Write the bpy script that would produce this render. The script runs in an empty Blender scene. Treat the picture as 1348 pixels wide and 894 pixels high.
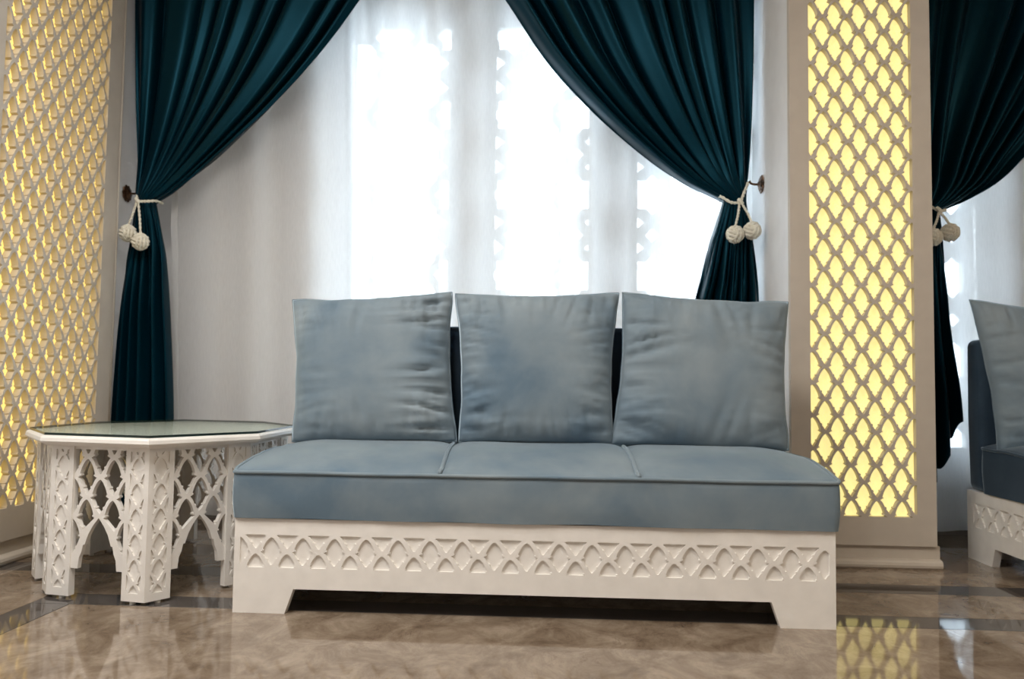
import bpy, bmesh, math, random
from mathutils import Vector, Matrix, noise
from mathutils.geometry import delaunay_2d_cdt

S = bpy.context.scene
C = S.collection
random.seed(7)
PI = math.pi

# ------------------------------------------------------------------ camera
F_PX, YAW, PITCH, ROLL = 1079.17, 0.0547, 0.0565, 0.0133
CAM_POS = Vector((1.0036, -2.5543, 0.7178))
fw = Vector((-math.sin(YAW)*math.cos(PITCH), math.cos(YAW)*math.cos(PITCH), math.sin(PITCH)))
rt = Vector((math.cos(YAW), math.sin(YAW), 0)); up = rt.cross(fw)
rt, up = rt*math.cos(ROLL)+up*math.sin(ROLL), up*math.cos(ROLL)-rt*math.sin(ROLL)
cd = bpy.data.cameras.new('camera'); cam = bpy.data.objects.new('camera', cd); C.objects.link(cam)
cam.matrix_world = Matrix(((rt.x, up.x, -fw.x, CAM_POS.x), (rt.y, up.y, -fw.y, CAM_POS.y),
                           (rt.z, up.z, -fw.z, CAM_POS.z), (0, 0, 0, 1)))
cd.sensor_fit = 'HORIZONTAL'; cd.sensor_width = 36.0; cd.lens = 36.0*F_PX/1348.0
cd.clip_start = 0.05; cd.clip_end = 100
cd.dof.use_dof = True; cd.dof.focus_distance = 2.75; cd.dof.aperture_fstop = 2.8
S.camera = cam

# ------------------------------------------------------------------ sky and lamps
w = bpy.data.worlds.new('sky'); S.world = w; w.use_nodes = True
bg = w.node_tree.nodes['Background']
bg.inputs['Color'].default_value = (0.74, 0.87, 1.0, 1); bg.inputs['Strength'].default_value = 10.0

def area(name, loc, rot, sx, sy, power, col):
    l = bpy.data.lights.new(name, 'AREA'); l.shape = 'RECTANGLE'; l.size = sx; l.size_y = sy
    l.energy = power; l.color = col
    o = bpy.data.objects.new(name, l); C.objects.link(o); o.location = loc; o.rotation_euler = rot
    return o
# unseen area lights added at ceiling height to light the sofa and hall
area('ceiling_fill_light', (3.6, -2.2, 3.08), (0, 0, 0), 1.2, 1.2, 52, (1.0, 0.84, 0.66))
area('ceiling_fill_light', (-0.1, -1.45, 3.08), (0, 0, 0), 1.4, 1.4, 93, (1.0, 0.955, 0.905))

vs = S.view_settings
vs.view_transform = 'Standard'; vs.look = 'None'; vs.gamma = 1.0; vs.use_curve_mapping = False
vs.exposure = 0.0

# ------------------------------------------------------------------ materials
def lin(r, g, b):
    f = lambda c: (c/255/12.92) if c/255 <= 0.04045 else ((c/255+0.055)/1.055)**2.4
    return (f(r), f(g), f(b), 1)

def new_mat(name):
    m = bpy.data.materials.new(name); m.use_nodes = True
    nt = m.node_tree; b = nt.nodes['Principled BSDF']
    return m, nt, b

def N(nt, t, **kw):
    n = nt.nodes.new(t)
    for k, v in kw.items():
        if hasattr(n, k): setattr(n, k, v)
        else: n.inputs[k.replace('_', ' ')].default_value = v
    return n

def coords(nt, scale=(1, 1, 1), kind='Object'):
    tc = nt.nodes.new('ShaderNodeTexCoord'); mp = nt.nodes.new('ShaderNodeMapping')
    nt.links.new(tc.outputs[kind], mp.inputs['Vector']); mp.inputs['Scale'].default_value = scale
    return mp.outputs['Vector']

def ramp(nt, fac, stops):
    r = nt.nodes.new('ShaderNodeValToRGB'); nt.links.new(fac, r.inputs['Fac'])
    el = r.color_ramp.elements
    while len(el) < len(stops): el.new(0.5)
    for e, (p, c) in zip(el, stops): e.position = p; e.color = c
    return r.outputs['Color']

def plain(name, col, rough=0.5, spec=0.5, nscale=30, namt=0.04, bump=0.0, metal=0.0, stretch=(1, 1, 1)):
    m, nt, b = new_mat(name)
    v = coords(nt, stretch)
    n = N(nt, 'ShaderNodeTexNoise', Scale=nscale, Detail=4.0); nt.links.new(v, n.inputs['Vector'])
    lo = tuple(c*(1-namt*2) for c in col[:3])+(1,); hi = tuple(min(1, c*(1+namt*2)) for c in col[:3])+(1,)
    nt.links.new(ramp(nt, n.outputs['Fac'], [(0.3, lo), (0.7, hi)]), b.inputs['Base Color'])
    b.inputs['Roughness'].default_value = rough; b.inputs['Specular IOR Level'].default_value = spec
    b.inputs['Metallic'].default_value = metal
    if bump:
        bp = N(nt, 'ShaderNodeBump', Strength=bump, Distance=0.002)
        nt.links.new(n.outputs['Fac'], bp.inputs['Height']); nt.links.new(bp.outputs['Normal'], b.inputs['Normal'])
    return m

M = {}
M['white_paint'] = plain('white_paint', lin(243, 239, 233), 0.45, 0.4, 18, 0.02, 0.15)
M['board_paint'] = plain('board_paint', lin(201, 191, 178), 0.5, 0.4, 12, 0.02, 0.05)
M['wall_paint'] = plain('wall_paint', lin(234, 234, 235), 0.7, 0.3, 10, 0.015)
M['ceiling_paint'] = plain('ceiling_paint', lin(225, 222, 216), 0.8, 0.2, 10, 0.01)
M['bronze'] = plain('dark_bronze', lin(96, 72, 56), 0.38, 0.5, 60, 0.2, 0.2, 1.0)
M['rope'] = plain('cotton_rope', lin(240, 230, 214), 0.85, 0.2, 220, 0.12, 0.6, 0.0, (1, 1, 3))
M['rubber'] = plain('glide', lin(225, 222, 215), 0.5)
M['skirting'] = plain('skirting_stone', lin(120, 112, 106), 0.3, 0.5, 14, 0.1)

# velvet
def velvet(name, c0, c1, c2):
    m, nt, b = new_mat(name)
    v = coords(nt, (1, 1, 1))
    oi = nt.nodes.new('ShaderNodeObjectInfo'); ml = nt.nodes.new('ShaderNodeMath'); ml.operation = 'MULTIPLY'; ml.inputs[1].default_value = 37.0
    nt.links.new(oi.outputs['Random'], ml.inputs[0])
    n = N(nt, 'ShaderNodeTexNoise', noise_dimensions='4D', Scale=3.4, Detail=5.0, Roughness=0.55, Distortion=0.25); nt.links.new(v, n.inputs['Vector'])
    nt.links.new(ml.outputs[0], n.inputs['W'])
    col = ramp(nt, n.outputs['Fac'], [(0.34, c0), (0.52, c1), (0.70, c2)])
    nt.links.new(col, b.inputs['Base Color'])
    b.inputs['Roughness'].default_value = 0.75; b.inputs['Specular IOR Level'].default_value = 0.15
    b.inputs['Sheen Weight'].default_value = 1.0; b.inputs['Sheen Roughness'].default_value = 0.32
    b.inputs['Sheen Tint'].default_value = (0.72, 0.88, 1.0, 1)
    n2 = N(nt, 'ShaderNodeTexNoise', Scale=420.0, Detail=2.0); nt.links.new(v, n2.inputs['Vector'])
    bp = N(nt, 'ShaderNodeBump', Strength=0.12, Distance=0.001)
    nt.links.new(n2.outputs['Fac'], bp.inputs['Height']); nt.links.new(bp.outputs['Normal'], b.inputs['Normal'])
    return m
M['velvet'] = velvet('blue_grey_velvet', lin(100, 120, 136), lin(124, 139, 149), lin(141, 153, 160))
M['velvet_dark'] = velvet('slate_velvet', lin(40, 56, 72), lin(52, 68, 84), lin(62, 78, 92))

# satin drape
m, nt, b = new_mat('teal_satin'); M['teal'] = m
v = coords(nt, (1, 1, 1))
n = N(nt, 'ShaderNodeTexNoise', Scale=900.0, Detail=2.0); nt.links.new(v, n.inputs['Vector'])
nt.links.new(ramp(nt, n.outputs['Fac'], [(0.3, lin(0, 23, 33)), (0.7, lin(1, 29, 41))]), b.inputs['Base Color'])
b.inputs['Roughness'].default_value = 0.36; b.inputs['Specular IOR Level'].default_value = 0.38
b.inputs['Specular Tint'].default_value = (0.12, 0.55, 0.80, 1)
b.inputs['Sheen Weight'].default_value = 0.0; b.inputs['Sheen Roughness'].default_value = 0.4

# sheer voile: woven thread colour + light passing through
def voile(name, open_):
    m = bpy.data.materials.new(name); m.use_nodes = True
    nt = m.node_tree; nt.nodes.clear()
    out = nt.nodes.new('ShaderNodeOutputMaterial')
    d = nt.nodes.new('ShaderNodeBsdfDiffuse'); tl = nt.nodes.new('ShaderNodeBsdfTranslucent'); tr = nt.nodes.new('ShaderNodeBsdfTransparent')
    v = coords(nt, (90, 90, 6))
    n = N(nt, 'ShaderNodeTexNoise', Scale=4.0, Detail=3.0); nt.links.new(v, n.inputs['Vector'])
    c = ramp(nt, n.outputs['Fac'], [(0.3, (0.86, 0.86, 0.86, 1)), (0.7, (0.94, 0.94, 0.94, 1))])
    nt.links.new(c, d.inputs['Color']); nt.links.new(c, tl.inputs['Color'])
    mx = nt.nodes.new('ShaderNodeMixShader'); mx.inputs[0].default_value = 0.72
    nt.links.new(d.outputs[0], mx.inputs[1]); nt.links.new(tl.outputs[0], mx.inputs[2])
    mx2 = nt.nodes.new('ShaderNodeMixShader'); mx2.inputs[0].default_value = open_
    nt.links.new(mx.outputs[0], mx2.inputs[1]); nt.links.new(tr.outputs[0], mx2.inputs[2])
    nt.links.new(mx2.outputs[0], out.inputs['Surface'])
    return m
M['voile'] = voile('white_voile', 0.23)
M['voile_hem'] = voile('cream_hem', 0.05)

# glass
def glass(name, tint, ior=1.5, refl=1.0):
    m = bpy.data.materials.new(name); m.use_nodes = True
    nt = m.node_tree; nt.nodes.clear()
    out = nt.nodes.new('ShaderNodeOutputMaterial')
    g = nt.nodes.new('ShaderNodeBsdfGlossy'); g.inputs['Roughness'].default_value = 0.02
    tr = nt.nodes.new('ShaderNodeBsdfTransparent'); tr.inputs['Color'].default_value = tint
    fr = nt.nodes.new('ShaderNodeFresnel'); fr.inputs['IOR'].default_value = ior
    mx = nt.nodes.new('ShaderNodeMixShader')
    ms = nt.nodes.new('ShaderNodeMath'); ms.operation = 'MULTIPLY'; ms.inputs[1].default_value = refl
    nt.links.new(fr.outputs[0], ms.inputs[0]); nt.links.new(ms.outputs[0], mx.inputs[0]); nt.links.new(tr.outputs[0], mx.inputs[1]); nt.links.new(g.outputs[0], mx.inputs[2])
    nt.links.new(mx.outputs[0], out.inputs['Surface'])
    return m
M['glass'] = glass('table_glass', (0.95, 0.985, 0.965, 1), 1.5, 0.42)
M['pane'] = glass('window_glass', (0.95, 0.97, 0.97, 1))
M['glass_edge'] = plain('glass_edge', lin(18, 40, 36), 0.15, 0.6, 20, 0.05)

# back-lit diffusers of the lattice panels (lamps); the wide panel's strip lights are more amber
def diffuser(name, c0, c1, strength):
    m, nt, b = new_mat(name)
    v = coords(nt); n = N(nt, 'ShaderNodeTexNoise', Scale=240.0, Detail=2.0); nt.links.new(v, n.inputs['Vector'])
    c = ramp(nt, n.outputs['Fac'], [(0.3, c0), (0.7, c1)])
    nt.links.new(c, b.inputs['Base Color']); nt.links.new(c, b.inputs['Emission Color'])
    b.inputs['Emission Strength'].default_value = strength; b.inputs['Roughness'].default_value = 0.6
    return m
M['lit'] = diffuser('lit_diffuser', lin(248, 232, 152), lin(252, 239, 168), 0.84)
M['lit_amber'] = diffuser('lit_diffuser_amber', lin(248, 216, 122), lin(252, 224, 134), 1.08)

# marble
def marble(name, stops, vein, rough):
    m, nt, b = new_mat(name)
    v = coords(nt, (1.0, 0.8, 1.0))
    n = N(nt, 'ShaderNodeTexNoise', Scale=7.5, Detail=12.0, Roughness=0.74, Distortion=0.6); nt.links.new(v, n.inputs['Vector'])
    base = ramp(nt, n.outputs['Fac'], stops)
    n2 = N(nt, 'ShaderNodeTexNoise', Scale=7.0, Detail=8.0, Roughness=0.6, Distortion=1.8); nt.links.new(v, n2.inputs['Vector'])
    k = ramp(nt, n2.outputs['Fac'], [(0.485, (0, 0, 0, 1)), (0.5, (1, 1, 1, 1)), (0.515, (0, 0, 0, 1))])
    n3 = N(nt, 'ShaderNodeTexNoise', Scale=2.6, Detail=3.0); nt.links.new(v, n3.inputs['Vector'])
    k3 = ramp(nt, n3.outputs['Fac'], [(0.48, (0, 0, 0, 1)), (0.66, (0.55, 0.55, 0.55, 1))])
    mm = nt.nodes.new('ShaderNodeMath'); mm.operation = 'MULTIPLY'
    nt.links.new(k, mm.inputs[0]); nt.links.new(k3, mm.inputs[1])
    mx = nt.nodes.new('ShaderNodeMixRGB'); nt.links.new(mm.outputs[0], mx.inputs['Fac']); nt.links.new(base, mx.inputs['Color1'])
    mx.inputs['Color2'].default_value = vein
    nt.links.new(mx.outputs[0], b.inputs['Base Color'])
    b.inputs['Roughness'].default_value = rough; b.inputs['Specular IOR Level'].default_value = 0.5
    return m
M['marble'] = marble('beige_marble', [(0.34, lin(102, 86, 71)), (0.5, lin(134, 118, 101)), (0.66, lin(162, 147, 130))], lin(88, 70, 58), 0.055)
M['marble_dark'] = marble('dark_marble', [(0.30, lin(58, 54, 52)), (0.5, lin(74, 70, 68)), (0.7, lin(92, 88, 86))], lin(130, 124, 120), 0.055)

# ------------------------------------------------------------------ building helpers
ORG = {}
def link(name, data, parent=None):
    o = bpy.data.objects.new(name, data); C.objects.link(o)
    if parent is not None: o.parent = parent
    return o
def thing(name, loc, label, cat, group=None):
    o = link(name, None); o.location = loc; ORG[o] = Vector(loc)
    o.empty_display_size = 0.1
    return tag(o, label, cat, group)
def tag(o, label, cat, group=None):
    o['label'] = label; o['category'] = cat
    if group: o['group'] = group
    return o
def structure(o): o['kind'] = 'structure'; return o

class MB:
    def __init__(s): s.v = []; s.f = []
    def add(s, verts, faces):
        k = len(s.v); s.v += [Vector(p) for p in verts]; s.f += [tuple(i+k for i in f) for f in faces]; return s
    def box(s, x0, x1, y0, y1, z0, z1):
        return s.add([(x, y, z) for z in (z0, z1) for y in (y0, y1) for x in (x0, x1)],
                     [(0, 2, 3, 1), (4, 5, 7, 6), (0, 1, 5, 4), (2, 6, 7, 3), (0, 4, 6, 2), (1, 3, 7, 5)])
    def prism(s, poly, z0, z1):
        n = len(poly)
        v = [(x, y, z0) for x, y in poly]+[(x, y, z1) for x, y in poly]
        f = [tuple(range(n-1, -1, -1)), tuple(range(n, 2*n))]+[(i, (i+1) % n, n+(i+1) % n, n+i) for i in range(n)]
        return s.add(v, f)
    def loft(s, rings, caps=True, closed=True):
        n = len(rings[0]); v = [p for r in rings for p in r]; f = []
        for j in range(len(rings)-1):
            for i in range(n if closed else n-1):
                f.append((j*n+i, j*n+(i+1) % n, (j+1)*n+(i+1) % n, (j+1)*n+i))
        if caps: f += [tuple(range(n-1, -1, -1)), tuple(range((len(rings)-1)*n, len(rings)*n))]
        return s.add(v, f)
    def tube(s, path, r, seg=8, closed=False, twist=0.0):
        path = [Vector(p) for p in path]; n = len(path); rings = []
        prev = None
        for i, p in enumerate(path):
            a = path[(i-1) % n] if (closed or i) else p; b2 = path[(i+1) % n] if (closed or i < n-1) else p
            t = (b2-a).normalized()
            if prev is None:
                q = Vector((0, 0, 1)) if abs(t.z) < 0.9 else Vector((1, 0, 0)); prev = t.cross(q).normalized()
            u = (prev-t*prev.dot(t)).normalized(); prev = u; w_ = t.cross(u)
            rr = r(i/(n-1)) if callable(r) else r
            rings.append([p+(u*math.cos(2*PI*k/seg)+w_*math.sin(2*PI*k/seg))*rr for k in range(seg)])
        if closed: rings.append(rings[0])
        return s.loft(rings, caps=not closed)
    def build(s, name, mat, parent=None, smooth=False, bevel=0.0, seg=2, auto=None, subsurf=0):
        me = bpy.data.meshes.new(name)
        org = ORG.get(parent, Vector((0, 0, 0)))
        me.from_pydata([p-org for p in s.v], [], s.f)
        bm = bmesh.new(); bm.from_mesh(me)
        bmesh.ops.recalc_face_normals(bm, faces=bm.faces); bm.to_mesh(me); bm.free()
        mats = mat if isinstance(mat, list) else [mat]
        for k in mats: me.materials.append(k)
        if smooth:
            for p in me.polygons: p.use_smooth = True
        if auto is not None: me.set_sharp_from_angle(angle=math.radians(auto))
        o = link(name, me, parent); ORG[o] = org
        if bevel:
            bv = o.modifiers.new('bevel', 'BEVEL'); bv.width = bevel; bv.segments = seg; bv.limit_method = 'ANGLE'
        if subsurf:
            sb = o.modifiers.new('subsurf', 'SUBSURF'); sb.levels = subsurf; sb.render_levels = subsurf
        return o

def frame(o, a, b):
    o, a, b = Vector(o), Vector(a).normalized(), Vector(b).normalized()
    return o, a, b, a.cross(b)

def plate(name, outer, holes, depth, fr, mat, parent=None, back=0.0):
    """a board with cut-outs: front face on the frame's plane (moved back by `back`), thickness behind it"""
    vin, fin = [], []
    for poly in [outer]+holes:
        if sum(poly[i-1][0]*poly[i][1]-poly[i][0]*poly[i-1][1] for i in range(len(poly))) < 0: poly = poly[::-1]
        fin.append(list(range(len(vin), len(vin)+len(poly)))); vin += [Vector(p) for p in poly]
    vo, eo, fo, _, _, of = delaunay_2d_cdt(vin, [], fin, 1, 1e-6)
    keep = [f for f, src in zip(fo, of) if set(src) == {0}]
    use = {}
    for f in keep:
        for k in range(len(f)):
            e = (f[k], f[(k+1) % len(f)]); use[tuple(sorted(e))] = None if tuple(sorted(e)) in use else e
    o, a, b, n = fr; org = ORG.get(parent, Vector((0, 0, 0))); nv = len(vo)
    pts = [o+a*p.x+b*p.y-n*back-org for p in vo]+[o+a*p.x+b*p.y-n*(back+depth)-org for p in vo]
    faces = [tuple(f) for f in keep]+[tuple(q+nv for q in f[::-1]) for f in keep]+[(e[1], e[0], e[0]+nv, e[1]+nv) for e in use.values() if e]
    me = bpy.data.meshes.new(name); me.from_pydata(pts, [], faces); me.materials.append(mat)
    bm = bmesh.new(); bm.from_mesh(me)
    bmesh.ops.delete(bm, geom=[q for q in bm.verts if not q.link_faces], context='VERTS')
    bmesh.ops.recalc_face_normals(bm, faces=bm.faces); bm.to_mesh(me); bm.free()
    ob = link(name, me, parent); ORG[ob] = org
    return ob

# ogee cell of the arabesque lattice; right half, x in pitches, y in row heights below the node
HALF0 = [(0, .075), (.055, .10), (.105, .14), (.16, .20), (.21, .27), (.25, .345), (.28, .42), (.292, .455),
        (.252, .462), (.256, .505), (.305, .50), (.312, .53), (.350, .522), (.360, .55),
        (.31, .585), (.262, .645), (.222, .71), (.195, .765), (.155, .745), (.130, .785), (.158, .815),
        (.118, .835), (.085, .87), (.05, .92), (.03, .95), (0, .955)]
def cell(nx, nz, P, V, k=1.0):
    HALF = [(x*k, 0.515+(y-0.515)*(0.4+0.6*k)) for x, y in HALF0]
    r = [(nx+x*P, nz-y*V) for x, y in HALF]
    l = [(nx-x*P, nz-y*V) for x, y in HALF[1:-1]]
    return r+l[::-1]
def clip(poly, a, b, c):
    """keep a*x + b*y >= c; returns every piece that is left"""
    d = [a*p[0]+b*p[1]-c for p in poly]; n = len(poly)
    if all(q >= 0 for q in d): return [poly]
    if all(q < 0 for q in d): return []
    st = next(i for i in range(n) if d[i] < 0); chains = []; cur = None
    for k in range(n):
        i, j = (st+k) % n, (st+k+1) % n
        if (d[i] >= 0) != (d[j] >= 0):
            t = d[i]/(d[i]-d[j]); x = (poly[i][0]+(poly[j][0]-poly[i][0])*t, poly[i][1]+(poly[j][1]-poly[i][1])*t)
            if cur is None: cur = [x, poly[j]]
            else: cur.append(x); chains.append(cur); cur = None
        elif cur is not None: cur.append(poly[j])
    key = lambda p: -b*p[0]+a*p[1]
    ends = sorted([(key(ch[0]), i, 0) for i, ch in enumerate(chains)]+[(key(ch[-1]), i, 1) for i, ch in enumerate(chains)])
    mate = {}
    for k in range(0, len(ends)-1, 2): mate[ends[k][1:]] = ends[k+1][1:]; mate[ends[k+1][1:]] = ends[k][1:]
    out = []; used = set()
    for i in range(len(chains)):
        if i in used: continue
        piece = []; k = i
        while k not in used:
            used.add(k); piece += chains[k]
            k = mate[(k, 1)][0]
        out.append(piece)
    return out
def parea(p): return abs(sum(p[i][0]*p[(i+1) % len(p)][1]-p[(i+1) % len(p)][0]*p[i][1] for i in range(len(p))))/2
def clip_rect(poly, x0, x1, y0, y1):
    ps = [poly]
    for a, b, c in ((1, 0, x0), (-1, 0, -x1), (0, 1, y0), (0, -1, -y1)):
        ps = [q for p in ps for q in clip(p, a, b, c) if len(q) > 2]
    return ps
def clean(poly):
    out = []
    for p in poly:
        if not out or math.hypot(p[0]-out[-1][0], p[1]-out[-1][1]) > 2e-4: out.append(p)
    if len(out) > 2 and math.hypot(out[0][0]-out[-1][0], out[0][1]-out[-1][1]) <= 2e-4: out.pop()
    return out
def lattice_cells(P, V, x_ref, z_ref, x0, x1, z0, z1, amin=2e-5, k=1.0):
    """all cells of the pattern with a node at (x_ref, z_ref), clipped to a rectangle"""
    hs = []
    i0, i1 = int((x0-x_ref)/(P/2))-2, int((x1-x_ref)/(P/2))+2
    j0, j1 = int((z0-z_ref)/(V/2))-1, int((z1-z_ref)/(V/2))+3
    for i in range(i0, i1+1):
        for j in range(j0, j1+1):
            if (i+j) % 2: continue
            for p in clip_rect(cell(x_ref+i*P/2, z_ref+j*V/2, P, V, k), x0, x1, z0, z1):
                p = clean(p)
                if len(p) > 2 and parea(p) > amin: hs.append(p)
    return hs
def rect(x0, x1, y0, y1): return [(x0, y0), (x1, y0), (x1, y1), (x0, y1)]

def smooth_path(pts, k=8, closed=False):
    pts = [Vector(p) for p in pts]; n = len(pts); out = []
    rng = n if closed else n-1
    for i in range(rng):
        p1, p2 = pts[i], pts[(i+1) % n]
        p0 = pts[(i-1) % n] if (closed or i > 0) else p1*2-p2
        p3 = pts[(i+2) % n] if (closed or i < n-2) else p2*2-p1
        for j in range(k):
            t = j/k
            out.append(0.5*((2*p1)+(p2-p0)*t+(2*p0-5*p1+4*p2-p3)*t*t+(3*p1-p0-3*p2+p3)*t**3))
    if not closed: out.append(pts[-1])
    return out
def copy_tree(o, parent=None):
    c = o.copy(); C.objects.link(c); c.parent = parent
    for ch in list(o.children): copy_tree(ch, c)
    return c

# ------------------------------------------------------------------ the room
ZC = 3.10                       # ceiling
XL, XP0, XP1, YP = -1.128, 1.971, 2.55, 0.893
YB = 1.735                      # inner face of the window wall
fl = structure(MB().box(-1.4, 7.0, -6.2, 2.0, -0.08, -0.012).build('floor', M['marble']))
g = 0.0012
def slab(name, x0, x1, y0, y1, mat): MB().box(x0+g, x1-g, y0+g, y1-g, -0.012, 0.0).build(name, mat, fl, bevel=0.0006, seg=1)
slab('marble_slab', -1.30, -0.68, -6.2, 0.04, M['marble'])
slab('inlay_strip', -0.68, -0.55, -6.2, 0.04, M['marble_dark'])
slab('marble_slab', -0.55, 7.0, -6.2, 0.04, M['marble'])
slab('marble_slab', -1.30, -0.68, 0.04, 0.17, M['marble'])
slab('inlay_strip', -0.68, 7.0, 0.04, 0.17, M['marble_dark'])
slab('marble_slab', -1.30, 7.0, 0.17, 0.47, M['marble'])
slab('inlay_strip', -1.30, 7.0, 0.47, 0.61, M['marble_dark'])
slab('marble_slab', -1.30, 7.0, 0.61, 1.75, M['marble'])
structure(MB().box(-1.5, 7.0, -6.3, 2.0, ZC, ZC+0.1).build('ceiling', M['ceiling_paint']))
structure(MB().box(-1.40, -1.20, -6.2, 1.9, -0.05, ZC).build('wall_left', M['wall_paint']))
structure(MB().box(6.9, 7.0, -6.2, 1.9, -0.05, ZC).build('wall_right', M['wall_paint']))
structure(MB().box(-1.4, 7.0, -6.3, -6.2, -0.05, ZC).build('wall_front', M['wall_paint']))
# window wall with its openings
WIN = [(-0.113, 0.432, 0.104), (0.650, 1.180, 0.755), (1.406, 1.938, 1.500), (2.84, 3.175, 3.038), (3.62, 4.15, 3.80), (4.46, 4.99, 4.56)]
ZS, ZT = 0.40, 2.665
wb = MB(); x = -1.3
for x0, x1, _ in WIN:
    wb.box(x, x0, YB, YB+0.22, -0.02, ZC); x = x1
    wb.box(x0, x1, YB, YB+0.22, -0.02, ZS); wb.box(x0, x1, YB, YB+0.22, ZT, ZC)
wb.box(x, 7.0, YB, YB+0.22, -0.02, ZC)
structure(wb.build('wall_back', M['wall_paint']))
structure(MB().box(-1.20, 1.985, YB-0.014, YB-0.001, 0, 0.065).build('baseboard_back', M['skirting']))
structure(MB().box(2.535, 6.9, YB-0.014, YB-0.001, 0, 0.065).build('baseboard_bay', M['skirting']))

# star screens in the windows
def star(cx, cz, r, r2, n=8, rot=0.0):
    return [(cx+(r if k % 2 == 0 else r2)*math.cos(PI*k/n+rot), cz+(r if k % 2 == 0 else r2)*math.sin(PI*k/n+rot)) for k in range(2*n)]
TW, TH = 0.345, 0.434
def tile_holes(sx, x0, x1):
    hs = []
    kx = 0.00405
    q = [(9, -44), (18, -34), (18, -28), (32, -17), (19, -5), (19, 5), (32, 17), (18, 28), (18, 34), (9, 44)]
    blob = [(a*kx, b_*kx) for a, b_ in q]+[(-a*kx, b_*kx) for a, b_ in q[::-1]]
    for i in range(-4, 5):
        for j in range(-3, 5):
            cx, cz = sx+i*TW, 1.304+j*TH
            for p in (star(cx, cz, 0.108, 0.082), star(cx, cz+TH/2, 0.036, 0.0255, 4),
                      [(cx+TW/2+a, cz+TH/2+b_) for a, b_ in blob]):
                for q in clip_rect(p, x0, x1, ZS+0.034, ZT-0.016):
                    q = clean(q)
                    if len(q) > 2 and parea(q) > 1e-4: hs.append(q)
    return hs
for k, (x0, x1, sx) in enumerate(WIN):
    wn = link('window_%d' % (k+1), None); wn.location = ((x0+x1)/2, YB+0.05, ZS); ORG[wn] = Vector(wn.location); structure(wn)
    fb = MB()
    for bx in ((x0, x0+0.012, ZS, ZT), (x1-0.012, x1, ZS, ZT), (x0+0.012, x1-0.012, ZS, ZS+0.03), (x0+0.012, x1-0.012, ZT-0.012, ZT)):
        fb.box(bx[0], bx[1], YB+0.02, YB+0.07, bx[2], bx[3])
    if k == 3: fb.box(3.087, 3.142, YB+0.02, YB+0.07, ZS+0.03, ZT-0.012)
    fb.build('window_frame', M['white_paint'], wn)
    fr = frame((0, YB+0.03, 0), (1, 0, 0), (0, 0, 1))
    plate('star_screen', rect(x0+0.012, x1-0.012, ZS+0.03, ZT-0.012), tile_holes(sx, x0+0.016, x1-0.016), 0.018, fr, M['white_paint'], wn)
    MB().box(x0+0.012, x1-0.012, YB+0.075, YB+0.081, ZS+0.01, ZT-0.005).build('pane', M['pane'], wn)
    MB().box(x0, x1, YB+0.001, YB+0.02, ZS, ZS+0.012).build('window_sill', M['white_paint'], wn)

# pier between the two bays
structure(MB().box(XP0+0.012, XP1-0.012, YP+0.042, YB-0.001, 0, ZC).build('wall_pier', M['wall_paint']))
structure(MB().box(-1.199, XL-0.036, -6.0, 1.262, 0, ZC).build('wall_panelled', M['wall_paint']))

# back-lit lattice panels
P, V = 0.1016, 0.1347
def lit_panel(name, fr, s0, s1, l0, l1, zb, xref, zref, label, lit, k=1.03):
    o, a, b_, n_ = fr
    t = thing(name, o+a*(s0+s1)/2, label, 'wall panel')
    holes = lattice_cells(P, V, xref, zref, l0, l1, zb, ZC-0.16, k=k)
    plate('lattice_board', rect(s0, s1, 0.09, ZC-0.005), holes, 0.030, fr, M['board_paint'], t)
    plate('light_diffuser', rect(s0+0.01, s1-0.01, 0.10, ZC-0.01), [], 0.004, fr, M[lit], t, back=0.0305)
    return t
fr_p = frame((0, YP, 0), (1, 0, 0), (0, 0, 1))
XC = 2.2637
Z0 = 0.2048
lit_panel('lattice_light_panel', fr_p, XP0, XP1, XC-2*P-0.010, XC+2*P+0.006, Z0, XC+0.5*P, Z0+0.55*V, 'narrow white ogee lattice panel glowing yellow on the pier right of the sofa', 'lit')
fr_l = frame((XL, 0, 0), (0, 1, 0), (0, 0, 1))
lit_panel('lattice_light_panel', fr_l, 0.30, 1.258, 1.1419-7*P-0.006, 1.1419+0.006, 0.2165, 1.1419, Z0+0.0736+0.55*V-0.5*V, 'wide white ogee lattice panel glowing yellow on the wall behind the coffee table', 'lit_amber', 0.98)
# plinth mouldings
def moulding(prof, p0, p1, nrm, name, mat):
    """sweep a (out, z) profile along a straight run"""
    p0, p1, nrm = Vector(p0), Vector(p1), Vector(nrm)
    return structure(MB().loft([[p+nrm*u+Vector((0, 0, z)) for u, z in prof] for p in (p0, p1)]).build(name, mat))
prof = [(0, 0.0), (0.042, 0.0), (0.047, 0.006), (0.049, 0.016), (0.046, 0.027), (0.040, 0.033), (0.030, 0.036), (0.018, 0.037), (0.018, 0.089), (0, 0.089)]
moulding(prof, (XP0-0.012, YP+0.033, 0), (XP1+0.016, YP+0.033, 0), (0, -1, 0), 'trim_1', M['board_paint'])
moulding(prof, (XL-0.033, -6.0, 0), (XL-0.033, 1.28, 0), (1, 0, 0), 'trim_2', M['board_paint'])
# slim corner moulding where the panelled wall steps back to the window niche
structure(MB().tube([(XL-0.010, 1.279, 0.04), (XL-0.010, 1.279, ZC-0.01)], 0.0085, 10).build('trim_3', M['board_paint'], smooth=True))
structure(MB().box(-1.199, XL-0.02, 1.263, 1.300, 0, ZC-0.001).build('trim_4', M['board_paint'], bevel=0.004))

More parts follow.
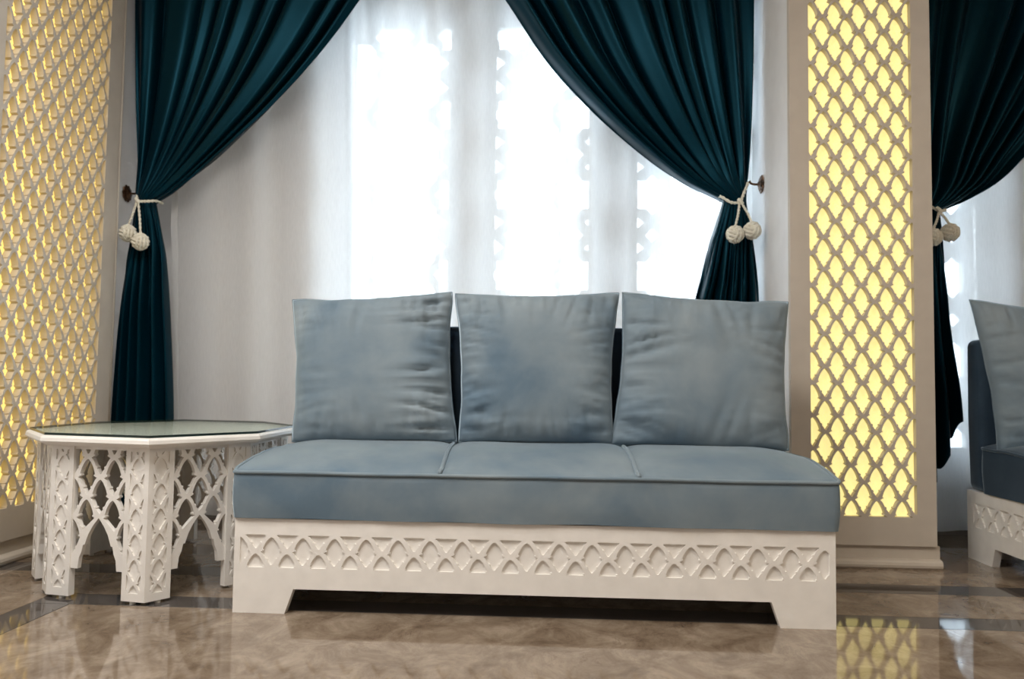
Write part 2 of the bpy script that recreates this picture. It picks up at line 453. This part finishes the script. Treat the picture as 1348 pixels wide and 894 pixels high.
# ------------------------------------------------------------------ drapes
def interp(pts, z):
    """pts sorted by falling z: (z, x), smooth"""
    if z >= pts[0][0]:
        (z0, x0), (z1, x1) = pts[0], pts[1]; return x0+(x1-x0)*(z-z0)/(z1-z0)
    for i in range(len(pts)-1):
        if pts[i+1][0] <= z <= pts[i][0]:
            p1, p2 = pts[i], pts[i+1]
            p0 = pts[i-1] if i else (2*p1[0]-p2[0], 2*p1[1]-p2[1]); p3 = pts[i+2] if i+2 < len(pts) else (2*p2[0]-p1[0], 2*p2[1]-p1[1])
            t = (p1[0]-z)/(p1[0]-p2[0])
            m1 = (p2[1]-p0[1])/(p2[0]-p0[0])*(p2[0]-p1[0]); m2 = (p3[1]-p1[1])/(p3[0]-p1[0])*(p2[0]-p1[0])
            h = lambda a, b, c, d: (2*t**3-3*t*t+1)*a+(t**3-2*t*t+t)*b+(-2*t**3+3*t*t)*c+(t**3-t*t)*d
            return h(p1[1], m1, p2[1], m2)
    return pts[-1][1]

def drape(name, out_u, lead_u, out_l, lead_l, ztie, hem_out, hem_lead, yc, seed, label, nf=9.0):
    rnd = random.Random(seed)
    NU = 200
    ph = [rnd.uniform(0, 2*PI) for _ in range(6)]
    def fold(u, s):
        # uneven pleats: warp the phase so that some folds are broad, some narrow
        wv = u+0.030*math.sin(2*PI*1.7*u+ph[0])+0.016*math.sin(2*PI*3.9*u+ph[1])
        a = 2*PI*nf*wv+0.5*math.sin(3.0*s+ph[2])
        f = math.sin(a)+0.30*math.sin(2*a+ph[3]+1.5*s)+0.22*math.sin(0.5*a+ph[4])
        return f, math.cos(a)
    rows = []
    ztop = ZC-0.06
    nup, nlo = 90, 56
    for j in range(nup+1):
        q = j/nup; q = 1-(1-q)**1.5
        z = ztop+(ztie-ztop)*q
        xo, xl = interp(out_u, z), interp(lead_u, z)
        wd = abs(xl-xo); row = []
        for i in range(NU+1):
            u = i/NU; f, dfc = fold(u, q)
            amp = min(0.050, 0.12*wd)*(0.6+0.4*u)
            near = math.exp(-((z-ztie)/0.16)**2)
            belly = -0.055*math.sqrt(max(0, 1-(2*u-1)**2))*near
            sag = -0.05*math.sin(PI*min(1, q*1.02))*u*u*min(1, wd/0.6)
            row.append((xo+(xl-xo)*u+math.copysign(1, xl-xo)*dfc*min(0.010, wd/nf*0.30)*math.sin(PI*u)**0.5, yc+f*amp*0.8*(1-0.45*near)+belly+sag*0.3, z))
        rows.append(row)
    for j in range(1, nlo+1):
        q = (j/nlo)**1.15; row = []
        for i in range(NU+1):
            u = i/NU
            hem = hem_out+(hem_lead-hem_out)*u**1.6+0.012*math.sin(2*PI*nf*u+ph[5])
            z = ztie+(hem-ztie)*q
            xo, xl = interp(out_l, z), interp(lead_l, z); wd = abs(xl-xo)
            f, dfc = fold(u, 1+q)
            mq = min(1, q*2.2); mq = mq*mq*(3-2*mq)
            ab = 2*PI*nf*0.56*(u+0.035*math.sin(2*PI*1.3*u+ph[4]))+ph[5]+0.4*math.sin(2*q+ph[1])
            f = f*(1-mq)*1.0+mq*(1.15*math.sin(ab)+0.35*math.sin(2*ab+ph[2]+q)); dfc = dfc*(1-mq)+mq*math.cos(ab)
            near = math.exp(-((z-ztie)/0.14)**2)
            belly = -0.055*math.sqrt(max(0, 1-(2*u-1)**2))*(0.45+0.55*near)
            amp = min(0.030, 0.12*wd)
            row.append((xo+(xl-xo)*u+math.copysign(1, xl-xo)*dfc*wd/nf*0.22*math.sin(PI*u)**0.5, yc+f*amp*(1-0.5*near)+belly, z))
        rows.append(row)
    o = MB().loft(rows, caps=False, closed=False).build(name, M['teal'], smooth=True)
    sd = o.modifiers.new('cloth', 'SOLIDIFY'); sd.thickness = 0.0025; sd.offset = 0
    return tag(o, label, 'curtain', 'dark teal tied-back drapes')

L_out_u = [(3.04, -1.18), (2.65, -1.168), (2.18, -1.144), (1.85, -1.120), (1.67, -1.108), (1.60, -1.100)]
L_lead_u = [(3.04, 0.27), (2.637, 0.014), (2.382, -0.160), (2.12, -0.385), (1.909, -0.610), (1.747, -0.798), (1.655, -0.915), (1.613, -0.985), (1.60, -1.000)]
L_out_l = [(1.60, -1.100), (1.45, -1.122), (1.29, -1.150), (0.91, -1.172), (0.546, -1.184), (0.0, -1.190)]
L_lead_l = [(1.60, -1.000), (1.45, -0.965), (1.33, -0.940), (0.913, -0.899), (0.576, -0.875), (0.2, -0.865)]
YC = 1.40
drape('drape', L_out_u, L_lead_u, L_out_l, L_lead_l, 1.60, 0.05, 0.50, YC, 3, 'dark teal satin drape tied back beside the wide lit wall panel, behind the coffee table')
R_out_u = [(3.04, 1.952), (2.61, 1.948), (2.23, 1.943), (1.86, 1.928), (1.675, 1.909), (1.615, 1.905)]
R_lead_u = [(3.04, 0.46), (2.628, 0.742), (2.326, 0.941), (2.077, 1.166), (1.877, 1.389), (1.712, 1.609), (1.645, 1.735), (1.62, 1.785), (1.615, 1.795)]
R_out_l = [(1.615, 1.905), (1.417, 1.938), (1.234, 1.958), (1.125, 1.963), (0.5, 1.966), (0.0, 1.967)]
R_lead_l = [(1.615, 1.795), (1.50, 1.762), (1.416, 1.736), (1.232, 1.689), (1.122, 1.660), (0.6, 1.58)]
drape('drape', R_out_u, R_lead_u, R_out_l, R_lead_l, 1.615, 0.05, 0.45, YC, 11, 'dark teal satin drape tied back on the pier side of the sofa window')
B_out_u = [(3.04, 2.56), (2.6, 2.565), (2.2, 2.60), (1.85, 2.655), (1.65, 2.69), (1.56, 2.70)]
B_lead_u = [(3.04, 4.10), (2.60, 3.82), (2.30, 3.60), (2.05, 3.385), (1.839, 3.195), (1.701, 3.060), (1.617, 2.920), (1.575, 2.825), (1.56, 2.805)]
B_out_l = [(1.56, 2.70), (1.30, 2.655), (0.9, 2.63), (0.5, 2.62), (0.0, 2.61)]
B_lead_l = [(1.56, 2.805), (1.30, 2.83), (1.0, 2.852), (0.70, 2.895), (0.45, 2.91), (0.0, 2.92)]
drape('drape', B_out_u, B_lead_u, B_out_l, B_lead_l, 1.56, 0.16, 0.66, YC, 23, 'dark teal satin drape partly hidden behind the pier, at the far-right window')

# curtain rails set into the ceiling
for k, (x0, x1) in enumerate(((-1.19, 1.965), (2.56, 6.0))):
    structure(MB().box(x0, x1, YC-0.03, YC+0.16, ZC-0.035, ZC-0.001).build('trim_%d' % (5+k), M['white_paint']))

# ------------------------------------------------------------------ sheers
def sheer(x0, x1, y0, seed, label, folds, lean=0.0):
    rnd = random.Random(seed)
    t = thing('sheer_curtain', ((x0+x1)/2, y0, 0.03), label, 'curtain', 'white sheer curtains')
    NU = int((x1-x0)/0.0085); ph = [rnd.uniform(0, 6.28) for _ in range(8)]
    cols = []
    # irregular pleats: widths drawn at random, each a soft S
    edges = [0.0]
    while edges[-1] < x1-x0: edges.append(edges[-1]+rnd.uniform(*folds))
    def depth(s, v):
        for k in range(len(edges)-1):
            if edges[k] <= s < edges[k+1]:
                q = (s-edges[k])/(edges[k+1]-edges[k])
                wv = math.sin(2*PI*q)*min(0.028, 0.22*(edges[k+1]-edges[k]))
                return wv+0.004*math.sin(9*s+3*v+ph[1]), math.cos(2*PI*q)
        return 0, 1
    NV = 24; rows = []
    for j in range(NV+1):
        v = j/NV; z = (ZC-0.04)+(0.055-(ZC-0.04))*v; row = []
        for i in range(NU+1):
            s = (x1-x0)*i/NU
            d, c = depth(s+0.012*math.sin(2.2*v+ph[2])*v, v)
            row.append((x0+s+lean*v*(1-s/(x1-x0))+0.006*math.sin(5*v+ph[3])*v, y0+d*(0.75+0.25*v), z))
        rows.append(row)
    MB().loft(rows, caps=False, closed=False).build('voile', M['voile'], t, smooth=True)
    # folded hem down the free edge
    hb = []
    for j in range(NV*3+1):
        v = j/(NV*3); z = (ZC-0.04)+(0.055-(ZC-0.04))*v
        xa = x0+lean*v+0.006*math.sin(5*v+ph[3])*v
        wob = 0.0018*math.sin(70*v)
        hb.append([(xa-0.014+wob, y0-0.012, z), (xa+0.022+wob, y0-0.016, z), (xa+0.022+wob, y0-0.013, z), (xa-0.014+wob, y0-0.009, z)])
    MB().loft(hb, caps=True).build('edge_hem', M['voile_hem'], t, smooth=False)
    return t
sheer(-1.03, 1.955, 1.505, 5, 'white sheer curtain hanging behind the sofa, window stars glowing through', (0.12, 0.34), 0.14)
sheer(2.60, 5.6, 1.505, 9, 'white sheer curtain of the far-right window, bluish daylight behind', (0.18, 0.40))

# ------------------------------------------------------------------ tiebacks
def knot_ball(c, r, name, parent):
    c = Vector(c); b_ = MB()
    rings = []
    for i in range(9):
        th = PI*i/8
        rings.append([c+Vector((math.sin(th)*math.cos(2*PI*k/14), math.sin(th)*math.sin(2*PI*k/14), math.cos(th)))*r*0.80 for k in range(14)])
    b_.loft(rings[1:-1])
    R_ = Matrix.Rotation(0.5, 3, 'X') @ Matrix.Rotation(0.7, 3, 'Z') @ Matrix.Rotation(0.35, 3, 'Y')
    for ax in range(3):
        for off in (-0.57, -0.19, 0.19, 0.57):
            pth = []
            for k in range(28):
                a = 2*PI*k/28
                rr = r*(0.80+0.12*math.cos(a)**2); rad = math.sqrt(max(0.0004*r*r, rr*rr-(off*r)**2))
                p = [0, 0, 0]; p[ax] = off*r; p[(ax+1) % 3] = rad*math.cos(a); p[(ax+2) % 3] = rad*math.sin(a)
                pth.append(c+R_ @ Vector(p))
            b_.tube(pth, r*0.165, 6, closed=True)
    return b_.build(name, M['rope'], parent, smooth=True)

def twisted(path, r, name, parent, closed=False):
    """two-ply rope along a path"""
    b_ = MB(); n = len(path)
    for ph in (0, PI):
        pts = []
        for i, p in enumerate(path):
            a = path[(i-1) % n] if (closed or i) else p; c = path[(i+1) % n] if (closed or i < n-1) else p
            t = (Vector(c)-Vector(a)).normalized(); q = Vector((0, 0, 1)) if abs(t.z) < 0.9 else Vector((1, 0, 0))
            u = t.cross(q).normalized(); w_ = t.cross(u); an = ph+i*0.9
            pts.append(Vector(p)+(u*math.cos(an)+w_*math.sin(an))*r*0.45)
        b_.tube(pts, r*0.62, 6, closed=closed)
    return b_.build(name, M['rope'], parent, smooth=True)

def tieback(hook, knot, lead, back, outp, balls, label):
    t = thing('curtain_tieback', knot, label, 'tieback', 'rope tiebacks with two knotted balls')
    lp = smooth_path([hook, (Vector(hook)*0.45+Vector(knot)*0.55)+Vector((0, -0.012, 0)), knot, ((knot[0]+lead[0])/2, knot[1]-0.004, knot[2]-0.004), lead, back, outp], 10, closed=True)
    twisted(lp, 0.0072, 'loop', t, True)
    # small wrapped knot
    MB().tube(smooth_path([(knot[0]-0.010, knot[1]-0.007, knot[2]+0.010), (knot[0]+0.002, knot[1]-0.013, knot[2]-0.002), (knot[0]+0.010, knot[1]-0.008, knot[2]-0.012)], 5), 0.0085, 8).build('wrap', M['rope'], t, smooth=True)
    for i, bpos in enumerate(balls):
        bpos = Vector(bpos); k = Vector(knot)+Vector((0.003 if i else -0.003, -0.008, -0.004))
        topb = bpos+Vector((0, 0, 0.034))
        twisted(smooth_path([k, k*0.5+topb*0.5+Vector((0.003, -0.002, 0)), topb], 14), 0.0062, 'cord', t)
        knot_ball(bpos, 0.041, 'knotted_ball', t)
    return t

def wall_hook(base, dx, label):
    """ornate round rosette on a side wall with a stem towards dx"""
    t = thing('curtain_hook', base, label, 'hook', 'bronze curtain hooks')
    bx_, by_, bz_ = base; sg = math.copysign(1, dx); b_ = MB(); rings = []
    for u, r in ((0.0, 0.036), (0.004, 0.042), (0.008, 0.040), (0.010, 0.030), (0.013, 0.031), (0.016, 0.022), (0.018, 0.014), (0.022, 0.010)):
        ring = []
        for k in range(48):
            a = 2*PI*k/48; rr = r*(1+(0.085 if r > 0.02 else 0.0)*math.cos(10*a))
            ring.append((bx_+sg*u, by_+rr*math.cos(a), bz_+rr*math.sin(a)))
        rings.append(ring)
    b_.loft(rings); b_.build('rosette', M['bronze'], t, smooth=True, auto=35)
    s = MB().tube(smooth_path([(bx_+sg*0.018, by_, bz_), (bx_+sg*abs(dx)*0.7, by_, bz_), (bx_+dx, by_-0.004, bz_+0.004), (bx_+dx+sg*0.006, by_-0.006, bz_+0.016)], 6), 0.0055, 8)
    s.build('stem', M['bronze'], t, smooth=True)
    return t

wall_hook((-1.199, 1.47, 1.672), 0.066, 'round bronze curtain hook on the wall beside the wide lit lattice panel')
tieback((-1.128, 1.455, 1.680), (-1.052, 1.315, 1.600), (-0.982, 1.352, 1.606), (-1.000, 1.450, 1.618), (-1.085, 1.475, 1.655),
        [(-1.100, 1.318, 1.440), (-1.026, 1.300, 1.395)], 'cream rope tieback with two knotted balls on the drape behind the coffee table')
wall_hook((XP0+0.012, 1.40, 1.702), -0.056, 'round bronze curtain hook on the pier beside the sofa window')
tieback((1.912, 1.39, 1.706), (1.858, 1.315, 1.598), (1.775, 1.352, 1.632), (1.80, 1.455, 1.63), (1.895, 1.45, 1.68),
        [(1.832, 1.300, 1.440), (1.912, 1.302, 1.458)], 'cream rope tieback with two knotted balls on the drape beside the pier')
wall_hook((XP1-0.012, 1.45, 1.66), 0.085, 'round bronze curtain hook on the far side of the pier')
tieback((2.63, 1.44, 1.664), (2.765, 1.315, 1.560), (2.812, 1.352, 1.568), (2.80, 1.45, 1.575), (2.69, 1.47, 1.62),
        [(2.812, 1.300, 1.452), (2.735, 1.302, 1.43)], 'cream rope tieback mostly hidden behind the pier, one knotted ball showing')

# ------------------------------------------------------------------ sofa
W, DEP, HB = 1.85, 0.69, 0.292
def base_outline(w_): return [(0, 0), (0.165, 0), (0.191, 0.076), (w_-0.191, 0.076), (w_-0.165, 0), (w_, 0), (w_, HB), (0, HB)]
def make_sofa(label):
    t = thing('sofa', (W/2, DEP/2, 0), label, 'sofa', 'low armless velvet sofas')
    rel = 0.007
    def panel(fr, w_, name, x_ref, deco=True):
        pn = plate(name, base_outline(w_), [], 0.024, fr, M['white_paint'], t, back=rel)
        hs = lattice_cells(0.1, 0.102, x_ref, 0.193, 0.018, w_-0.018, 0.141, 0.242, k=0.92) if deco else []
        plate('relief_lattice', base_outline(w_), hs, rel, fr, M['white_paint'], pn)
    panel(frame((0, 0, 0), (1, 0, 0), (0, 0, 1)), W, 'front_panel', 0.068)
    panel(frame((W, 0.031, 0), (0, 1, 0), (0, 0, 1)), DEP-0.062, 'end_panel', 0.064)
    panel(frame((0, DEP-0.031, 0), (0, -1, 0), (0, 0, 1)), DEP-0.062, 'end_panel', 0.064)
    plate('back_panel', base_outline(W), [], 0.03, frame((W, DEP, 0), (-1, 0, 0), (0, 0, 1)), M['white_paint'], t)
    MB().box(0.031, W-0.031, 0.031, DEP-0.031, 0.262, 0.290).build('base_deck', M['white_paint'], t)
    # seat cushion: one crowned block, three sections marked by piped seams
    X0, X1, Y0, Y1 = -0.010, W+0.014, -0.012, 0.552
    ZB_, ZE = 0.2935, 0.440; seams = (0.645, 1.255)
    hx, hy, cx, cy, r = (X1-X0)/2, (Y1-Y0)/2, (X0+X1)/2, (Y0+Y1)/2, 0.022
    def rnd_xy(x, y):
        x -= cx; y -= cy
        dx, dy = max(abs(x)-(hx-r), 0), max(abs(y)-(hy-r), 0)
        if dx > 0 and dy > 0:
            k = max(dx, dy)/math.hypot(dx, dy); x = math.copysign(hx-r+dx*k, x); y = math.copysign(hy-r+dy*k, y)
        return x+cx, y+cy
    def ztop(x, y):
        fy = 1-(1-min(1, max(0, (y-Y0)/0.40)))**2
        dx = min(x-X0, X1-x); gx = 0.55+0.45*(1-(1-min(1, max(0, dx/0.22)))**2)
        z = ZE+0.078*fy*gx+0.0025*noise.noise(Vector((x*3.5, 3.1, 0)))*max(0, 1-(y-Y0)/0.08)
        edge = min(1, max(0, min((y-Y0), dx)/0.014)); z -= 0.004*(1-edge)**2
        for sx in seams:
            xs = sx-0.012*(y/0.5) if sx < 1 else sx+0.004-0.02*(y/0.5)
            z -= 0.014*math.exp(-(abs(x-xs)/0.03)**1.3)*min(1, max(0, y/0.05))
        z += 0.0035*noise.noise(Vector((x*5, y*7, 1.3)))*fy
        return z
    NX, NY = 150, 44
    xs = [X0+(X1-X0)*i/NX for i in range(NX+1)]; ys = [Y0+(Y1-Y0)*j/NY for j in range(NY+1)]
    b_ = MB(); v = []; f = []
    for y in ys:
        for x in xs:
            xx, yy = rnd_xy(x, y); v.append((xx, yy, ztop(x, y)))
    for j in range(NY):
        for i in range(NX): a = j*(NX+1)+i; f.append((a, a+1, a+NX+2, a+NX+1))
    loop = [i for i in range(NX+1)]+[j*(NX+1)+NX for j in range(1, NY+1)]+[NY*(NX+1)+i for i in range(NX-1, -1, -1)]+[j*(NX+1) for j in range(NY-1, 0, -1)]
    n_ = len(loop); prev = loop; ctr = Vector((cx, cy, 0))
    for k in range(1, 7):
        q = k/6; cur = []
        for idx in loop:
            x, y, z = v[idx]; zz = z+(ZB_-z)*q
            bul = 0.0025*math.sin(PI*q)-0.003*q**3
            d = Vector((x-cx, y-cy)); ox = math.copysign(1, d.x) if abs(d.x) > hx-r-1e-6 else 0; oy = math.copysign(1, d.y) if abs(d.y) > hy-r-1e-6 else 0
            wv = 0.0025*noise.noise(Vector((x*6, y*6, q*2)))
            v.append((x+ox*(bul+wv), y+oy*(bul+wv), zz+(0.0035*noise.noise(Vector((x*4, 7.7, 0))) if k == 6 else 0))); cur.append(len(v)-1)
        f += [(prev[i], cur[i], cur[(i+1) % n_], prev[(i+1) % n_]) for i in range(n_)]
        prev = cur
    f.append(tuple(prev[::-1])); b_.add(v, f)
    seat = b_.build('seat_cushion', M['velvet'], t, smooth=True, auto=60)
    pp = [rnd_xy(x, y)+(ztop(x, y),) for x, y in [(X0, Y1-0.02*k) for k in range(0, 27)]+[(X0, Y0)]+[(X0+(X1-X0)*k/120, Y0) for k in range(1, 121)]+[(X1, Y0+0.02*k) for k in range(1, 28)]]
    MB().tube([(x, y-0.001, z+0.001) for x, y, z in pp], 0.0062, 8).build('piping', M['velvet'], seat, smooth=True)
    for sx in seams:
        pts = []
        for k in range(26):
            y = Y0+0.003+(0.45-Y0)*k/25; x = sx-0.012*(y/0.5) if sx < 1 else sx+0.004-0.02*(y/0.5)
            pts.append((x, y, ztop(x, y)+0.005))
        MB().tube(pts, 0.0065, 8).build('piping', M['velvet'], seat, smooth=True)
    # backrest, leaning back a little
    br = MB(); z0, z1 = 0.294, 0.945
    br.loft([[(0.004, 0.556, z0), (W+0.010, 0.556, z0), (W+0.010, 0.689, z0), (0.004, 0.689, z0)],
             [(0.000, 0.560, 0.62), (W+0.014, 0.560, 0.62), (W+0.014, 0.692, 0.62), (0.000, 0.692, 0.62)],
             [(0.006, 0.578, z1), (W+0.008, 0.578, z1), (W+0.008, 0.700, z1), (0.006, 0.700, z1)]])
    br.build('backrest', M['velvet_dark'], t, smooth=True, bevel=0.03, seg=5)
    return t
sofa = make_sofa('low blue-grey velvet sofa with three cushions on a white carved base')

# ------------------------------------------------------------------ cushions
def pillow(bl, br, tr, tl, T, seed, label, wr=(1, 1, 1, 1), cat='cushion'):
    """square scatter cushion: corners of its mid-plane, half-thickness T, wrinkle weights left, right, top, bottom"""
    bl, br, tr, tl = map(Vector, (bl, br, tr, tl))
    base = (bl+br)/2
    t = thing('cushion', base, label, cat, 'square velvet scatter cushions')
    nrm = (br-bl).cross(tl-bl).normalized()          # points towards the viewer (-Y)
    n_ = 56
    def mid(u, v):
        m_ = max(0, abs(u)-0.84)*max(0, abs(v)-0.84)/0.0256
        u, v = u*(1-0.012*m_), v*(1-0.012*m_)
        a, b_ = (u+1)/2, (v+1)/2
        p = bl*(1-a)*(1-b_)+br*a*(1-b_)+tr*a*b_+tl*(1-a)*b_
        c = (bl+br+tr+tl)/4
        # edges pulled in between the corners
        ex = (br-bl+tr-tl).normalized(); ey = (tl-bl+tr-br).normalized()
        wx = 0.021*(1-v*v)*abs(u)**3; wy = (0.016 if v > 0 else 0.0)*(1-u*u)*abs(v)**3
        wob = 0.004*noise.noise(Vector((u*3, v*3, seed)))
        return p-ex*math.copysign(1, u)*(wx+wob*abs(u)**4)-ey*math.copysign(1, v)*(wy+wob*abs(v)**4)
    def th(u, v, side):
        au, av = abs(u), abs(v)
        k = ((1-au**3.1)**0.50)*((1-av**2.9)**0.50)
        h = T*k
        fade = (1-au**8)*(1-av**8)
        # gathers running in from each edge: sharp valleys that fan out and fade towards the middle
        for wgt, d, along in ((wr[0], (u+1)/2, v), (wr[1], (1-u)/2, v), (wr[2], (1-v)/2, u), (wr[3], (v+1)/2, u)):
            if wgt <= 0: continue
            sl = along+d*0.9*noise.noise(Vector((along*1.5, seed*2.3, 4.0)))
            a = noise.noise(Vector((sl*4.6, d*1.3, seed*3.1+side)))
            a2 = noise.noise(Vector((sl*9.5, d*2.5, seed*1.7+side)))
            e = math.exp(-(d/(0.21+0.18*noise.noise(Vector((along*2.1, seed, 9.0)))))**2)*min(1, d/0.03)
            cre = 0.30-max(0, 1-abs(a)/0.22)*0.75-max(0, 1-abs(a2)/0.16)*0.35
            h += T*0.36*wgt*cre*e*fade
        h += T*0.05*noise.noise(Vector((u*1.6, v*1.6, seed+5)))*fade
        return h
    grid = [(-1+2*i/n_) for i in range(n_+1)]
    grid = [math.copysign(abs(q)**0.86, q) for q in grid]
    v_, f_ = [], []
    for side in (1, -1):
        k0 = len(v_)
        for b2 in grid:
            for a2 in grid:
                v_.append(mid(a2, b2)+nrm*side*th(a2, b2, side)*(1 if side > 0 else 0.72))
        for j in range(n_):
            for i in range(n_):
                a = k0+j*(n_+1)+i; q = (a, a+1, a+n_+2, a+n_+1); f_.append(q if side > 0 else q[::-1])
    ob = MB().add(v_, f_).build('cover', M['velvet'], t, smooth=True)
    bm = bmesh.new(); bm.from_mesh(ob.data); bmesh.ops.remove_doubles(bm, verts=bm.verts, dist=2e-4)
    bmesh.ops.recalc_face_normals(bm, faces=bm.faces); bm.to_mesh(ob.data); bm.free()
    rim = [mid(a, -1) for a in grid]+[mid(1, a) for a in grid[1:]]+[mid(a, 1) for a in grid[::-1][1:]]+[mid(-1, a) for a in grid[::-1][1:-1]]
    MB().tube(rim, 0.0018, 6, closed=True).build('edge_seam', M['velvet'], t, smooth=True)
    return t
pillow((0.040, 0.40, 0.500), (0.652, 0.40, 0.512), (0.611, 0.51, 1.072), (-0.010, 0.51, 1.038), 0.098, 1, 'velvet cushion nearest the coffee table on the sofa', (0.3, 1.5, 0.8, 0.5))
pillow((0.650, 0.40, 0.510), (1.212, 0.40, 0.512), (1.238, 0.51, 1.073), (0.614, 0.51, 1.066), 0.100, 2, 'velvet cushion in the middle of the sofa', (0.9, 0.6, 0.9, 0.4))
pillow((1.195, 0.40, 0.510), (1.828, 0.40, 0.500), (1.859, 0.51, 1.044), (1.242, 0.51, 1.076), 0.098, 3, 'velvet cushion on the sofa end nearest the glowing pier panel', (1.4, 0.5, 0.8, 0.4))

# ------------------------------------------------------------------ second sofa in the next bay
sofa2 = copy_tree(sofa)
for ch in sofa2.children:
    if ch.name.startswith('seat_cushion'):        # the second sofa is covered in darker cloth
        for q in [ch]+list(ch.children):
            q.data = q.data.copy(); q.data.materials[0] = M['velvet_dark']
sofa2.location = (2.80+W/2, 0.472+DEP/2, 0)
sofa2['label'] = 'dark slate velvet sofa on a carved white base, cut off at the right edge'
pillow((2.80, 0.90, 0.440), (3.36, 0.86, 0.505), (3.32, 0.99, 1.055), (2.735, 0.99, 1.112), 0.085, 4, 'velvet cushion on the second sofa at the right edge', (0.9, 0.5, 0.8, 0.5))

# ------------------------------------------------------------------ coffee table
TV = [(-0.303, 0.038), (-0.090, 0.350), (-0.102, 0.800), (-0.325, 1.060), (-0.697, 1.130), (-0.910, 0.810), (-0.898, 0.376), (-0.675, 0.113)]
TC = Vector((-0.50, 0.585, 0))
tb = thing('coffee_table', TC, 'white octagonal coffee table with pierced arch sides and glass top', 'table')
ZA0, ZA1 = 0.010, 0.502            # legs from the glides up to the top
def offset_poly(poly, d):
    n = len(poly); out = []
    for i in range(n):
        p0, p1, p2 = Vector(poly[i-1]), Vector(poly[i]), Vector(poly[(i+1) % n])
        e1, e2 = (p1-p0).normalized(), (p2-p1).normalized()
        n1, n2 = Vector((e1.y, -e1.x)), Vector((e2.y, -e2.x))
        bis = (n1+n2).normalized(); out.append(tuple(p1+bis*d/bis.dot(n1)))
    return out
prof_t = [(0.006, 0.500), (0.016, 0.501), (0.024, 0.507), (0.034, 0.509), (0.039, 0.516), (0.037, 0.527), (0.032, 0.533), (0.025, 0.535)]
rings = [[(x, y, z) for x, y in offset_poly(TV, d)] for d, z in prof_t]
MB().loft(rings).build('table_top', M['white_paint'], tb)
LW, TK, RL = 0.088, 0.026, 0.006
inner = offset_poly(TV, -TK)
for i in range(8):
    v0, v1 = Vector((*TV[i], 0)), Vector((*TV[(i+1) % 8], 0))
    vp = Vector((*TV[i-1], 0))
    a1 = (v1-v0).normalized(); a0 = (v0-vp).normalized()
    # leg: two plates meeting on the corner
    core = offset_poly(TV, -RL)
    cv, ci = Vector((*core[i], 0)), Vector((*inner[i], 0))
    nb1, nb0 = Vector((a1.y, -a1.x, 0)), Vector((a0.y, -a0.x, 0))
    pl = [(v0+a1*LW-nb1*RL), cv, (v0-a0*LW-nb0*RL), (v0-a0*LW-nb0*TK), ci, (v0+a1*LW-nb1*TK)]
    lg = MB().prism([(p.x, p.y) for p in pl], ZA0, ZA1).build('leg', M['white_paint'], tb)
    hs = lattice_cells(0.070, 0.081, LW*0.5, 0.474, LW*0.5-0.027, LW*0.5+0.027, 0.036, 0.488, 1e-5, 0.94)
    plate('relief_lattice', rect(0, LW, ZA0, ZA1), hs, RL, frame(v0, a1, (0, 0, 1)), M['white_paint'], lg)
    plate('relief_lattice', rect(0, LW, ZA0, ZA1), hs, RL, frame(v0-a0*LW, a0, (0, 0, 1)), M['white_paint'], lg)
    for dv, nb in ((a1, nb1), (-a0, nb0)):
        q = v0+dv*LW*0.6-nb*TK*0.5
        MB().prism([(q.x+0.0095*math.cos(k*PI/6), q.y+0.0095*math.sin(k*PI/6)) for k in range(12)], 0.0, ZA0).build('glide', M['rubber'], lg)
    # pierced side with its pointed arch
    Ls = (v1-v0).length; Sx = (Ls-2*LW)/2
    Pn, Vn = Sx, 0.132
    arch = [(1.0, 0.107), (0.70, 0.107), (0.665, 0.138), (0.60, 0.160), (0.565, 0.186), (0.50, 0.200), (0.36, 0.230), (0.18, 0.252), (0.0, 0.268)]
    arch = [(1.0, 0.100), (0.74, 0.100), (0.70, 0.135), (0.61, 0.155), (0.56, 0.178), (0.50, 0.178), (0.38, 0.212), (0.22, 0.240), (0.0, 0.268)]
    right = [(Sx*x, z) for x, z in arch]
    outer = [(-Sx, ZA1)]+[(-x, z) for x, z in right]+right[::-1][1:]+[(Sx, ZA1)]
    hs = []
    seg = [((0.0, 0.283), (0.40, 0.245)), ((0.40, 0.245), (0.72, 0.195)), ((0.72, 0.195), (1.0, 0.130))]
    for c in lattice_cells(Pn, Vn, 0.0, 0.403, -Sx+0.001, Sx-0.001, 0.10, ZA1-0.012, k=0.98):
        best = []
        sgn = -1 if sum(p[0] for p in c)/len(c) < 0 else 1
        for (xa, za), (xb, zb) in seg:
            # keep what lies above the line of the arch band
            xa_, xb_ = sgn*Sx*xa, sgn*Sx*xb
            nx, nz = -(zb-za), (xb_-xa_)
            if nz < 0: nx, nz = -nx, -nz
            for k in clip(c, nx, nz, nx*xa_+nz*za):
                if len(k) > 2 and (not best or parea(k) > parea(best)): best = k
        best = clean(best) if best else []
        if len(best) > 2 and parea(best) > 4e-5 and min(p[1] for p in best) > 0.12: hs.append(best)
    plate('arch_panel', outer, hs, 0.016, frame((v0+v1)/2, a1, (0, 0, 1)), M['white_paint'], tb, back=0.006)
# loose sheet of glass on the table
gp = offset_poly(TV, 0.026)
gm = MB().prism(gp, 0.5355, 0.5435).build('glass_sheet', [M['glass'], M['glass_edge']])
for p in gm.data.polygons:
    if abs(p.normal.z) < 0.5: p.material_index = 1
tag(gm, 'clear octagonal glass sheet lying on the white coffee table', 'glass top')
